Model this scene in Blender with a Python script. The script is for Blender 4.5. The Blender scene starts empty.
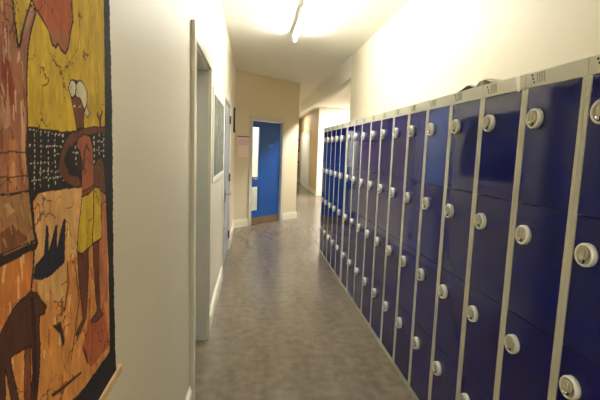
import bpy, bmesh, math, random
import numpy as np
from mathutils import Matrix, Vector

C = bpy.context.scene.collection
PI = math.pi
random.seed(4)

# ------------------------------------------------------------------ helpers
def lin(c):
    c = c / 255.0
    return c / 12.92 if c <= 0.04045 else ((c + 0.055) / 1.055) ** 2.4

def rgb(r, g, b):
    return (lin(r), lin(g), lin(b), 1.0)

def mat(name, col, rough=0.5, metal=0.0, spec=0.5, vary=0.0, vscale=6.0, bump=0.0, bscale=40.0, coat=0.0):
    m = bpy.data.materials.new(name)
    m.use_nodes = True
    nt = m.node_tree
    b = nt.nodes['Principled BSDF']
    b.inputs['Base Color'].default_value = col
    b.inputs['Roughness'].default_value = rough
    b.inputs['Metallic'].default_value = metal
    b.inputs['Specular IOR Level'].default_value = spec
    b.inputs['Coat Weight'].default_value = coat
    tc = nt.nodes.new('ShaderNodeTexCoord')
    if vary > 0:
        n = nt.nodes.new('ShaderNodeTexNoise')
        n.inputs['Scale'].default_value = vscale
        n.inputs['Detail'].default_value = 6
        nt.links.new(tc.outputs['Object'], n.inputs['Vector'])
        r = nt.nodes.new('ShaderNodeMapRange')
        r.inputs['From Min'].default_value = 0.3
        r.inputs['From Max'].default_value = 0.7
        r.inputs['To Min'].default_value = 1 - vary
        r.inputs['To Max'].default_value = 1 + vary
        nt.links.new(n.outputs['Fac'], r.inputs['Value'])
        mx = nt.nodes.new('ShaderNodeVectorMath')
        mx.operation = 'SCALE'
        mx.inputs[0].default_value = col[:3]
        nt.links.new(r.outputs['Result'], mx.inputs['Scale'])
        nt.links.new(mx.outputs['Vector'], b.inputs['Base Color'])
    if bump > 0:
        n2 = nt.nodes.new('ShaderNodeTexNoise')
        n2.inputs['Scale'].default_value = bscale
        n2.inputs['Detail'].default_value = 3
        nt.links.new(tc.outputs['Object'], n2.inputs['Vector'])
        bp = nt.nodes.new('ShaderNodeBump')
        bp.inputs['Strength'].default_value = 1.0
        bp.inputs['Distance'].default_value = bump
        nt.links.new(n2.outputs['Fac'], bp.inputs['Height'])
        nt.links.new(bp.outputs['Normal'], b.inputs['Normal'])
    return m

def emit(name, col, strength):
    m = bpy.data.materials.new(name)
    m.use_nodes = True
    nt = m.node_tree
    nt.nodes.clear()
    e = nt.nodes.new('ShaderNodeEmission')
    e.inputs['Color'].default_value = col
    e.inputs['Strength'].default_value = strength
    o = nt.nodes.new('ShaderNodeOutputMaterial')
    nt.links.new(e.outputs['Emission'], o.inputs['Surface'])
    return m

class MB:
    """collects boxes, discs and lathes into one mesh"""
    def __init__(self, T=None):
        self.bm = bmesh.new()
        self.T = T or Matrix.Identity(4)

    def box(self, a, b, bevel=0.0, mi=0):
        x0, y0, z0 = [min(p, q) for p, q in zip(a, b)]
        x1, y1, z1 = [max(p, q) for p, q in zip(a, b)]
        t = bmesh.new()
        bmesh.ops.create_cube(t, size=1.0)
        for v in t.verts:
            v.co = Vector((x0 + (v.co.x + .5) * (x1 - x0), y0 + (v.co.y + .5) * (y1 - y0), z0 + (v.co.z + .5) * (z1 - z0)))
        if bevel > 0:
            bmesh.ops.bevel(t, geom=list(t.edges), offset=bevel, segments=2, affect='EDGES', profile=0.6)
        self._add(t, mi)
        return self

    def _add(self, t, mi=0, smooth=False):
        t.verts.index_update()
        vs = [self.bm.verts.new(self.T @ v.co) for v in t.verts]
        for f in t.faces:
            try:
                nf = self.bm.faces.new([vs[v.index] for v in f.verts])
                nf.material_index = mi
                nf.smooth = smooth
            except ValueError:
                pass
        t.free()

    def lathe(self, prof, centre, axis='x', n=28, mi=0, sign=-1, smooth=True):
        """prof: (radius, height along axis*sign) list"""
        t = bmesh.new()
        rings = []
        cx, cy, cz = centre
        for r, h in prof:
            ring = []
            for i in range(n):
                a = 2 * PI * i / n
                u, w = r * math.cos(a), r * math.sin(a)
                if axis == 'x':
                    p = (cx + sign * h, cy + u, cz + w)
                elif axis == 'y':
                    p = (cx + u, cy + sign * h, cz + w)
                else:
                    p = (cx + u, cy + w, cz + sign * h)
                ring.append(t.verts.new(p))
            rings.append(ring)
        for a, b in zip(rings, rings[1:]):
            for i in range(n):
                f = t.faces.new([a[i], a[(i + 1) % n], b[(i + 1) % n], b[i]])
                f.smooth = smooth
        t.faces.new(rings[0])
        t.faces.new(rings[-1])
        bmesh.ops.recalc_face_normals(t, faces=list(t.faces))
        sm = [f.smooth for f in t.faces]
        t.verts.index_update()
        vs = [self.bm.verts.new(self.T @ v.co) for v in t.verts]
        for f, s in zip(t.faces, sm):
            nf = self.bm.faces.new([vs[v.index] for v in f.verts])
            nf.material_index = mi
            nf.smooth = s
        return self

    def prism(self, pts, x0, x1, mi=0):
        """polygon of (y, z) points extruded in x"""
        t = bmesh.new()
        a = [t.verts.new((x0, y, z)) for y, z in pts]
        b = [t.verts.new((x1, y, z)) for y, z in pts]
        t.faces.new(a)
        t.faces.new(b[::-1])
        for i in range(len(pts)):
            j = (i + 1) % len(pts)
            t.faces.new([a[j], a[i], b[i], b[j]])
        bmesh.ops.recalc_face_normals(t, faces=list(t.faces))
        self._add(t, mi)
        return self

    def build(self, name, mats, parent=None, loc=None):
        me = bpy.data.meshes.new(name)
        bmesh.ops.recalc_face_normals(self.bm, faces=list(self.bm.faces))
        self.bm.to_mesh(me)
        self.bm.free()
        for m in (mats if isinstance(mats, (list, tuple)) else [mats]):
            me.materials.append(m)
        o = bpy.data.objects.new(name, me)
        C.objects.link(o)
        if parent:
            o.parent = parent
        if loc:
            o.location = loc
        return o

def struct(o):
    o['kind'] = 'structure'
    return o

def tag(o, label, cat, group=None):
    o['label'] = label
    o['category'] = cat
    if group:
        o['group'] = group
    return o

def empty(name, loc, label, cat, group=None, rz=0):
    o = bpy.data.objects.new(name, None)
    o.empty_display_size = 0.1
    C.objects.link(o)
    o.location = loc
    o.rotation_euler = (0, 0, rz)
    return tag(o, label, cat, group)

# ------------------------------------------------------------------ key sizes (metres)
XL = 1.014        # locker fronts
XW = -0.326       # left wall face
XR = 1.38         # right wall face behind the lockers
CEIL = 2.85
YB = -3.6         # back of the corridor, behind the camera
EX, EY = XW, 7.774            # left end of the oblique end wall
SE = 1.816                    # its length
R2 = math.sqrt(0.5)
EW = Matrix(((R2, -R2, 0, EX), (R2, R2, 0, EY), (0, 0, 1, 0), (0, 0, 0, 1)))   # local (s along wall, n into wall, z)
CX, CY = EX + SE * R2, EY + SE * R2   # right end of the end wall
YF = 13.68        # bright far wall of the lobby
XF = 2.10         # right wall of the far corridor
YFE = 23.0

# ------------------------------------------------------------------ materials
M = {}
M['cream'] = mat('cream_wall_paint', rgb(214, 206, 183), 0.5, vary=0.02, vscale=1.5, bump=0.0006, bscale=25)
M['tan'] = mat('tan_wall_paint', rgb(206, 184, 144), 0.6, vary=0.02, vscale=1.5)
M['white_wall'] = mat('white_wall_paint', rgb(240, 240, 234), 0.6, vary=0.01, bump=0.0005, bscale=25)
M['ceiling'] = mat('ceiling_paint', rgb(228, 226, 216), 0.8, vary=0.015, vscale=1.2)
M['trim'] = mat('trim_gloss_paint', rgb(228, 226, 208), 0.3, vary=0.01)
M['trim_cream'] = mat('cream_gloss_paint', rgb(206, 201, 182), 0.32, vary=0.015)
M['jamb'] = mat('grey_white_gloss_paint', rgb(196, 196, 186), 0.3, vary=0.015)
M['paleblue'] = mat('pale_lavender_door_paint', rgb(186, 190, 206), 0.25, vary=0.03, vscale=3)
M['greyblue'] = mat('grey_blue_door_paint', rgb(104, 118, 146), 0.25, vary=0.03, vscale=3)
M['blue_door'] = mat('mid_blue_door_paint', rgb(8, 78, 160), 0.35, vary=0.05, vscale=3)
M['navy'] = mat('navy_locker_paint', rgb(9, 11, 90), 0.07, spec=0.36, vary=0.04, vscale=2.0, bump=0.0004, bscale=4.0)
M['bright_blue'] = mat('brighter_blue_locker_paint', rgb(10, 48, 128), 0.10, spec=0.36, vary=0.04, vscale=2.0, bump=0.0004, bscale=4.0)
M['steel_grey'] = mat('grey_beige_locker_paint', rgb(190, 188, 170), 0.32, vary=0.015, vscale=5)
M['dark_gap'] = mat('dark_gap', rgb(18, 18, 22), 0.7)
M['slit'] = mat('louvre_shadow_grey', rgb(142, 141, 128), 0.5)
M['lock_white'] = mat('lock_white_plastic', rgb(232, 232, 222), 0.35)
M['lock_grey'] = mat('lock_grey_face', rgb(186, 183, 164), 0.32)
M['chrome'] = mat('chrome', rgb(215, 215, 215), 0.12, metal=1.0)
M['steel'] = mat('brushed_steel', rgb(170, 165, 155), 0.3, metal=1.0, vary=0.05)
M['black'] = mat('black_metal', rgb(28, 28, 30), 0.4)
M['wood'] = mat('pale_wood', rgb(214, 178, 128), 0.5, vary=0.12, vscale=9)
M['paper'] = mat('white_paper', rgb(226, 222, 204), 0.55, vary=0.02)
M['tape'] = mat('glossy_white_tape', rgb(236, 234, 222), 0.12, coat=0.5)
M['pink'] = mat('pink_paper', rgb(230, 206, 200), 0.6, vary=0.03, vscale=12)
M['pink_dark'] = mat('pink_strip_paper', rgb(216, 184, 186), 0.6, vary=0.04, vscale=12)
M['frame_white'] = mat('white_frame', rgb(222, 222, 208), 0.35)
M['brownish'] = mat('kick_metal_floor_reflection', rgb(150, 126, 98), 0.3, metal=0.6, vary=0.08)  # steel kick plate, brown of the reflected floor put into its colour

def floor_material():
    m = bpy.data.materials.new('grey_brown_vinyl')
    m.use_nodes = True
    nt = m.node_tree
    b = nt.nodes['Principled BSDF']
    tc = nt.nodes.new('ShaderNodeTexCoord')
    n1 = nt.nodes.new('ShaderNodeTexNoise'); n1.inputs['Scale'].default_value = 2.2; n1.inputs['Detail'].default_value = 8; n1.inputs['Roughness'].default_value = 0.65
    n2 = nt.nodes.new('ShaderNodeTexNoise'); n2.inputs['Scale'].default_value = 13; n2.inputs['Detail'].default_value = 4
    mp = nt.nodes.new('ShaderNodeMapping'); mp.inputs['Scale'].default_value = (3.0, 0.6, 1)
    nt.links.new(tc.outputs['Object'], mp.inputs['Vector'])
    nt.links.new(mp.outputs['Vector'], n1.inputs['Vector'])
    nt.links.new(tc.outputs['Object'], n2.inputs['Vector'])
    mx = nt.nodes.new('ShaderNodeMix'); mx.data_type = 'FLOAT'; mx.inputs['Factor'].default_value = 0.5
    nt.links.new(n1.outputs['Fac'], mx.inputs['A']); nt.links.new(n2.outputs['Fac'], mx.inputs['B'])
    cr = nt.nodes.new('ShaderNodeValToRGB')
    cr.color_ramp.elements[0].position = 0.33; cr.color_ramp.elements[0].color = rgb(98, 88, 75)
    cr.color_ramp.elements[1].position = 0.68; cr.color_ramp.elements[1].color = rgb(130, 118, 101)
    nt.links.new(mx.outputs['Result'], cr.inputs['Fac'])
    nt.links.new(cr.outputs['Color'], b.inputs['Base Color'])
    b.inputs['Roughness'].default_value = 0.25
    bp = nt.nodes.new('ShaderNodeBump'); bp.inputs['Distance'].default_value = 0.00012
    nt.links.new(n2.outputs['Fac'], bp.inputs['Height']); nt.links.new(bp.outputs['Normal'], b.inputs['Normal'])
    return m
M['floor'] = floor_material()

def glass(name):
    m = bpy.data.materials.new(name)
    m.use_nodes = True
    b = m.node_tree.nodes['Principled BSDF']
    b.inputs['Base Color'].default_value = (0.93, 0.97, 0.94, 1)
    b.inputs['Roughness'].default_value = 0.0
    b.inputs['IOR'].default_value = 1.45
    b.inputs['Transmission Weight'].default_value = 1.0
    return m
M['glass'] = glass('clear_glass')

def picture_material():
    m = bpy.data.materials.new('landscape_print_under_glass')
    m.use_nodes = True
    nt = m.node_tree
    b = nt.nodes['Principled BSDF']
    b.inputs['Roughness'].default_value = 0.45
    b.inputs['Specular IOR Level'].default_value = 0.15
    b.inputs['Coat Weight'].default_value = 0.04
    b.inputs['Coat Roughness'].default_value = 0.1
    tc = nt.nodes.new('ShaderNodeTexCoord')
    n = nt.nodes.new('ShaderNodeTexNoise'); n.inputs['Scale'].default_value = 5; n.inputs['Detail'].default_value = 8; n.inputs['Distortion'].default_value = 1.2
    nt.links.new(tc.outputs['Object'], n.inputs['Vector'])
    cr = nt.nodes.new('ShaderNodeValToRGB')
    cr.color_ramp.elements[0].position = 0.35; cr.color_ramp.elements[0].color = rgb(40, 46, 38)
    cr.color_ramp.elements[1].position = 0.7; cr.color_ramp.elements[1].color = rgb(124, 126, 108)
    e = cr.color_ramp.elements.new(0.52); e.color = rgb(72, 80, 64)
    nt.links.new(n.outputs['Fac'], cr.inputs['Fac'])
    nt.links.new(cr.outputs['Color'], b.inputs['Base Color'])
    return m
M['picture'] = picture_material()

TUBE = 70.0
M['tube'] = emit('fluorescent_tube_glow', (1.0, 0.99, 0.945, 1), TUBE)
M['tube_lobby'] = emit('lobby_tube_glow', (1.0, 0.985, 0.93, 1), 110.0)
M['tube_white'] = emit('white_panel_glow', (1.0, 0.99, 0.96, 1), 34.0)
M['panel'] = emit('panel_glow', (1.0, 0.985, 0.93, 1), 95.0)
M['tube_dim'] = emit('dim_tube_glow', (1.0, 0.97, 0.88, 1), 13)

# ------------------------------------------------------------------ the setting
b = MB(); b.box((-3.0, YB, -0.12), (4.7, YFE + .2, 0)); fl = struct(b.build('floor', M['floor']))
b = MB(); b.box((-3.0, YB, CEIL), (4.7, YFE + .2, CEIL + .12)); struct(b.build('ceiling', M['ceiling']))

D1 = (2.37, 3.19); DH = 2.045; D2 = (4.81, 6.12)
WT = 0.16
b = MB()
for y0, y1, z0 in ((YB, D1[0], 0), (D1[0], D1[1], DH), (D1[1], D2[0], 0), (D2[0], D2[1], DH), (D2[1], EY, 0)):
    b.box((XW - WT, y0, z0), (XW, y1, CEIL))
struct(b.build('wall_left', M['cream']))
b = MB(); b.box((XR, YB, 0), (XR + .14, 6.10, CEIL)); struct(b.build('wall_right', M['cream']))
b = MB(); b.box((XW - WT, YB - .12, 0), (XR + .14, YB, CEIL)); struct(b.build('wall_back', M['cream']))
b = MB(); b.box((XR, 6.10, 2.54), (XR + .14, YF, CEIL)); struct(b.build('trim_1', M['ceiling']))      # downstand beam
S0, S1, EH = 0.43, 1.30, 2.02
b = MB(EW)
b.box((0, 0, 0), (S0, .12, CEIL)); b.box((S1, 0, 0), (SE, .12, CEIL)); b.box((S0, 0, EH), (S1, .12, CEIL))
struct(b.build('wall_end', mat('deeper_cream_paint', rgb(212, 202, 174), 0.5, vary=0.02, vscale=1.5)))
b = MB(); b.box((CX - .12, CY, 0), (CX, YFE, CEIL)); struct(b.build('wall_far_left', M['cream']))
b = MB(); b.box((XF, YF + .12, 0), (XF + .12, YFE, CEIL)); struct(b.build('wall_far_right', M['tan']))
b = MB(); b.box((XF, YF, 0), (4.5, YF + .12, CEIL)); struct(b.build('wall_far', M['white_wall']))
b = MB(); b.box((CX, YFE, 0), (XF, YFE + .12, CEIL)); struct(b.build('wall_far_end', M['cream']))
b = MB(); b.box((4.5, 5.0, 0), (4.62, YF + .12, CEIL)); struct(b.build('wall_lobby_right', M['tan']))
b = MB(); b.box((XR + .14, 4.88, 0), (4.62, 5.0, CEIL)); struct(b.build('wall_lobby_near', M['tan']))
# the lit room behind the blue door
b = MB(EW)
b.box((-.35, 2.1, 0), (1.6, 2.2, CEIL)); b.box((-.42, .3, 0), (-.35, 2.2, CEIL)); b.box((1.6, .14, 0), (1.68, 2.2, CEIL))
struct(b.build('wall_room', M['white_wall']))

# skirting boards
SK = 0.15
def skirt_prof(mb, y0, y1, x, d=0.018):
    mb.box((x, y0, 0), (x + d, y1, SK - .02)); mb.box((x, y0, SK - .02), (x + d * .55, y1, SK))
b = MB()
skirt_prof(b, YB, D1[0] - .09, XW); skirt_prof(b, D1[1] + .09, D2[0] - .09, XW); skirt_prof(b, D2[1] + .09, EY, XW)
struct(b.build('baseboard_left', M['trim']))
b = MB(EW)
for s0, s1 in ((0.0, S0 - .07), (S1 + .07, SE + .018)):
    b.box((s0, -.018, 0), (s1, 0, SK - .02)); b.box((s0, -.01, SK - .02), (s1, 0, SK))
struct(b.build('baseboard_end', M['trim']))
b = MB(); b.box((XF - .018, YF - .018, 0), (XF, YFE, SK)); b.box((XF, YF - .018, 0), (4.5, YF, SK)); struct(b.build('baseboard_far', M['trim']))

# ------------------------------------------------------------------ door 1: deep doorway on the left
def left_architrave(mb, y0, y1, h, w=.08, d=.022):
    mb.box((XW, y0 - w, 0), (XW + d, y0 + .006, h - .006), .004); mb.box((XW, y1 - .006, 0), (XW + d, y1 + w, h - .006), .004)
    mb.box((XW, y0 - w, h - .006), (XW + d, y1 + w, h + w), .004)
def left_lining(mb, y0, y1, h):
    mb.box((XW - WT, y0, 0), (XW + .005, y0 + .018, h - .018)); mb.box((XW - WT, y1 - .018, 0), (XW + .005, y1, h - .018))
    mb.box((XW - WT, y0, h - .018), (XW + .005, y1, h))
b = MB(); b.box((XW - WT, D1[0] + .02, .008), (XW - WT + .035, D1[1] - .02, DH - .02), .002)
d1 = struct(b.build('door_1', M['jamb']))
b = MB(); left_architrave(b, D1[0], D1[1], DH)
b.box((XW - WT + .045, D1[0] + .018, DH - .03), (XW - WT + .07, D1[1] - .018, DH - .018))
b.build('door_frame', M['trim_cream'], d1)
b = MB(); left_lining(b, D1[0], D1[1], DH); b.build('door_lining', M['jamb'], d1)
b = MB(); b.lathe([(.012, 0), (.012, .05), (.014, .05)], (XW - WT + .035, D1[1] - .1, 1.0), 'x', sign=1, n=16)
b.box((XW - WT + .075, D1[1] - .22, .99), (XW - WT + .09, D1[1] - .09, 1.012), .004); b.build('door_handle', M['steel'], d1)

# ------------------------------------------------------------------ door 2: grey-blue leaf-and-half door
b = MB()
b.box((XW - .05, 5.225, .008), (XW - .001, D2[1] - .03, DH - .03), .003)
d2 = struct(b.build('door_2', M['paleblue']))
b = MB(); b.box((XW - .05, D2[0] + .02,   .008), (XW - .001, 5.22, DH - .03), .003); b.build('side_leaf', M['greyblue'], d2)
b = MB(); left_architrave(b, D2[0], D2[1], DH, w=.06, d=.014); b.build('door_frame', M['trim'], d2)
b = MB(); left_lining(b, D2[0], D2[1], DH); b.build('door_lining', M['jamb'], d2)
for z in (.24, 1.06, 1.86):
    b = MB(); b.lathe([(.011, 0), (.011, .11)], (XW + .010, D2[1] - .05, z - .055), 'z', sign=1, n=12)
    b.box((XW - .001, D2[1] - .12, z - .05), (XW + .006, D2[1] - .03, z + .05)); b.build('hinge', M['black'], d2)
b = MB(); b.box((XW - .006, 5.30, .80), (XW + .004, 5.345, .97), .002); b.build('lock_plate', M['black'], d2)
b = MB(); b.lathe([(.009, 0), (.009, .058)], (XW + .004, 5.323, .90), 'x', sign=1, n=14); b.box((XW + .05, 5.315, .89), (XW + .064, 5.46, .908), .004)
b.build('door_handle', M['steel'], d2)

# ------------------------------------------------------------------ door 3: blue door in the oblique end wall
N0, N1 = .035, .075
b = MB(EW)
g0, g1 = .478, .672
for s0, s1, z0, z1 in ((.452, g0, .006, 1.995), (g1 + .012, 1.278, .006, 1.995), (g0, g1 + .012, .006, .27), (g0, g1 + .012, .735, .925), (g0, g1 + .012, 1.88, 1.995)):
    b.box((s0, N0, z0), (s1, N1, z1))
d3 = struct(b.build('door_3', M['blue_door']))
b = MB(EW)
b.box((S0, -.004, 0), (S0 + .018, .12, EH)); b.box((S1 - .018, -.004, 0), (S1, .12, EH)); b.box((S0, -.004, EH - .018), (S1, .12, EH))
b.box((S0 - .068, -.022, 0), (S0 + .008, 0, EH - .008), .004); b.box((S1 - .008, -.022, 0), (S1 + .068, 0, EH - .008), .004); b.box((S0 - .068, -.022, EH - .008), (S1 + .068, 0, EH + .065), .004)
b.build('door_frame', M['jamb'], d3)
for z0, z1 in ((.27, .735), (.925, 1.88)):
    b = MB(EW); b.box((g0, .052, z0), (g1 + .012, .058, z1)); b.build('pane', M['glass'], d3)
b = MB(EW); b.box((.46, N0 - .003, .012), (1.27, N0, .135)); b.build('kick_plate', M['brownish'], d3)
b = MB(EW); b.box((.49, N0 - .055, .885), (.60, N0 - .04, .905), .004); b.lathe([(.009, 0), (.009, .05)], (.50, N0, .895), 'y', sign=-1, n=12); b.build('door_handle', M['chrome'], d3)
b = MB(EW); b.box((.93, N0 - .003, 1.50), (1.06, N0, 1.57)); b.build('door_sign', mat('pale_blue_sign', rgb(60, 118, 180), .4), d3)

# ------------------------------------------------------------------ door 4: white double door of the far corridor
b = MB(); b.box((XF - .02, 15.55, .01), (XF - .001, 16.9, 2.1), .003); b.box((XF - .02, 16.91, .01), (XF - .001, 18.2, 2.1), .003)
d4 = struct(b.build('door_4', M['white_wall']))
b = MB(); b.box((XF - .03, 15.45, 0), (XF, 15.54, 2.2)); b.box((XF - .03, 18.21, 0), (XF, 18.3, 2.2)); b.box((XF - .03, 15.54, 2.11), (XF, 18.21, 2.2)); b.build('door_frame', M['trim'], d4)

# ------------------------------------------------------------------ lockers
PITCH, J0, GAP = 0.30, 1.2285, 0.055
LH, FAS, KICK = 1.80, 0.057, 0.037
TIER = (LH - FAS - KICK) / 4
HW = PITCH / 2

def locker_body():
    b = MB()
    # carcass, side flanges, fascia, kick (local: x into the locker, y along the row)
    b.box((.024, -HW + .001, .0), (.355, HW - .001, LH - .002))
    for s in (-1, 1):
        b.box((0, s * (HW - .0006), KICK), (.026, s * (HW - .0185), LH - FAS), .0015)
    b.box((-.001, -HW + .0006, LH - FAS), (.03, HW - .0006, LH), .002)
    b.box((.004, -HW + .0006, 0), (.03, HW - .0006, KICK - .001))
    return b

def locker_vent():
    b = MB()
    y0 = HW
    for i, (dy, z) in enumerate(((.036, 1.787), (.043, 1.774), (.050, 1.761))):
        b.lathe([(.0042, 0), (.0042, .0012)], (-.001, y0 - dy, z), 'x', n=12, mi=0)
    for k in range(4):
        y = y0 - .060 - k * .0125
        b.prism([(y, 1.793), (y - .005, 1.793), (y - .011, 1.757), (y - .006, 1.757)], -.0022, -.001, mi=1)
    return b

def door_mesh():
    b = MB()
    w = PITCH - .037 - .005
    b.box((-.001, 0, .0009), (.019, w, TIER - .0009), .0018)      # hinge edge at y = 0
    return b

def lock_meshes(door):
    w = PITCH - .042
    c = (-.001, w - .060 + .0, TIER - .1145)
    b = MB()
    b.lathe([(.0365, 0), (.0365, .014), (.034, .0185), (.031, .019), (.0295, .0165), (.0295, .0105)], c, 'x', n=36)
    lk = b.build('lock', M['lock_white'], door)
    b = MB()
    b.lathe([(.0293, .0105), (.0293, .0138)], c, 'x', n=32)
    cu = (c[0], c[1], c[2] + .006)
    b.lathe([(.0205, .0138), (.0195, .0195), (.017, .0205), (.0155, .0178)], cu, 'x', n=28)
    b.box((c[0] - .0212, c[1] - .003, c[2] - .008), (c[0] - .0172, c[1] + .003, c[2] + .019), .001)
    dl = b.build('lock_dial', M['lock_grey'], door)
    b = MB()
    ck = (c[0], c[1] + .004, c[2] - .0185)
    b.lathe([(.0095, .0138), (.0095, .0162)], ck, 'x', n=18, mi=1)
    b.lathe([(.0068, .0162), (.0068, .021), (.005, .023), (.0015, .0235)], ck, 'x', n=18, mi=0)
    kb = b.build('key_barrel', [M['chrome'], M['black']], door)

proto = empty('locker', (XL, 0, 0), 'x', 'locker')
locker_body().build('body', M['steel_grey'], proto)
v = locker_vent().build('vent', [M['dark_gap'], M['slit']], proto)
b = MB(); b.box((.0215, -HW + .02, KICK), (.0235, HW - .02, LH - FAS)); b.build('door_recess', M['dark_gap'], proto)
for r in range(4):
    d = door_mesh().build('door', M['navy'], proto, (.002, -HW + .021, LH - FAS - TIER * (r + 1)))
    lock_meshes(d)

def copy_tree(o, parent=None):
    c = o.copy()
    C.objects.link(c)
    if parent:
        c.parent = parent
    for ch in o.children:
        copy_tree(ch, c)
    return c

ORD = ['first', 'second', 'third', 'fourth', 'fifth', 'sixth', 'seventh', 'eighth', 'ninth', 'tenth', 'eleventh', 'twelfth']
LAB = {
 0: 'nearest tall navy four-door locker column, cut off by the right edge of the photo',
 1: 'second navy locker column from the camera, the first one seen whole at right',
 2: 'navy locker column with a strip of white tape on its grey top band',
 3: 'navy locker column under the long curled paper, next beyond the taped column',
 4: 'fifth navy locker column from the camera, whose top door looks brighter blue',
 11: 'navy locker column right before the wide grey filler strip, on the camera side',
 12: 'navy locker column right after the wide grey filler strip, on the far side',
 13: 'fourth navy locker column from the far end of the row',
 14: 'third navy locker column from the far end of the row',
 15: 'navy locker column second from the far end of the row',
 16: 'last navy locker column at the far end of the row, beside the lobby opening',
}
for k in range(17):
    if k not in LAB:
        LAB[k] = '%s navy locker column counted from the camera end of the row' % ORD[k]
lockers = []
for k in range(17):
    t = proto if k == 0 else copy_tree(proto)
    yj = J0 + PITCH * k + (GAP if k >= 12 else 0)
    t.location = (XL, yj - HW, 0)
    t['label'] = LAB[k]
    t['category'] = 'locker'
    t['group'] = 'navy lockers along the right wall'
    lockers.append(t)
for ch in lockers[4].children:          # its top door is coloured a brighter blue than the other doors
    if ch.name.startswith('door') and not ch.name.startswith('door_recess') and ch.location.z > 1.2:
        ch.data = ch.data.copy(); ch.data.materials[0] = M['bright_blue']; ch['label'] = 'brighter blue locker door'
rr = random.Random(11)
for t in lockers:
    for ch in t.children:
        if ch.name.startswith('door') and not ch.name.startswith('door_recess'):
            ch.rotation_euler = (0, math.radians(rr.uniform(-.12, .12)), math.radians(rr.uniform(-.30, .30)))

b = MB(); b.box((.0, J0 + PITCH * 11 + .002, 0), (.03, J0 + PITCH * 11 + GAP - .002, LH), .002)
f = b.build('filler_strip', M['steel_grey'], None, (XL, 0, 0)); tag(f, 'narrow grey steel filler strip closing the gap between two locker columns', 'filler strip')

# strip of tape on the third column's fascia
b = MB(); b.prism([(-.105, 1.7375), (-.120, 1.7375), (-.112, 1.7995), (-.085, 1.7995)], -.0022, -.0012)
b.build('tape_strip', M['tape'], lockers[2])

# curled papers on top of the lockers
def sheet(name, pts, x0, x1, label, z0, th=.0012):
    """(y, h) profile swept in x with a slight wander"""
    NX = 8
    bm = bmesh.new()
    rows = []
    for i in range(NX + 1):
        u = i / NX
        x = x0 + (x1 - x0) * u
        rows.append([bm.verts.new((x, y + .012 * math.sin(3 * u + 9 * y), z0 + max(h * (1 - .35 * u), .0016))) for y, h in pts])
        if i == 0:      # turned-down front lip
            rows.insert(0, [bm.verts.new((v.co.x - .002, v.co.y, max(v.co.z - .007, z0 + .0008))) for v in rows[0]])
    for a, c in zip(rows, rows[1:]):
        for i in range(len(pts) - 1):
            f = bm.faces.new([a[i], a[i + 1], c[i + 1], c[i]]); f.smooth = True
    me = bpy.data.meshes.new(name); bm.to_mesh(me); bm.free(); me.materials.append(M['paper'])
    o = bpy.data.objects.new(name, me); C.objects.link(o)
    md = o.modifiers.new('sub', 'SUBSURF'); md.levels = 1; md.render_levels = 2
    md = o.modifiers.new('th', 'SOLIDIFY'); md.thickness = th; md.offset = 0
    return tag(o, label, 'paper', 'curled papers on top of the lockers')
sheet('paper_sheet', [(2.095, .002), (2.07, .006), (2.035, .015), (2.005, .026), (1.98, .026), (1.955, .015), (1.93, .006), (1.91, .012), (1.89, .027)], XL + .006, XL + .23,
      'long pale paper sheet with a low hump, farther of two curled on locker tops', LH + .001)
sheet('paper_sheet', [(1.880, .002), (1.875, .016), (1.865, .028), (1.848, .032), (1.828, .028), (1.805, .020), (1.78, .012), (1.76, .006)], XL + .006, XL + .2,
      'short pale paper sheet curled up at one edge, nearer of two on locker tops', LH + .001)

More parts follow.
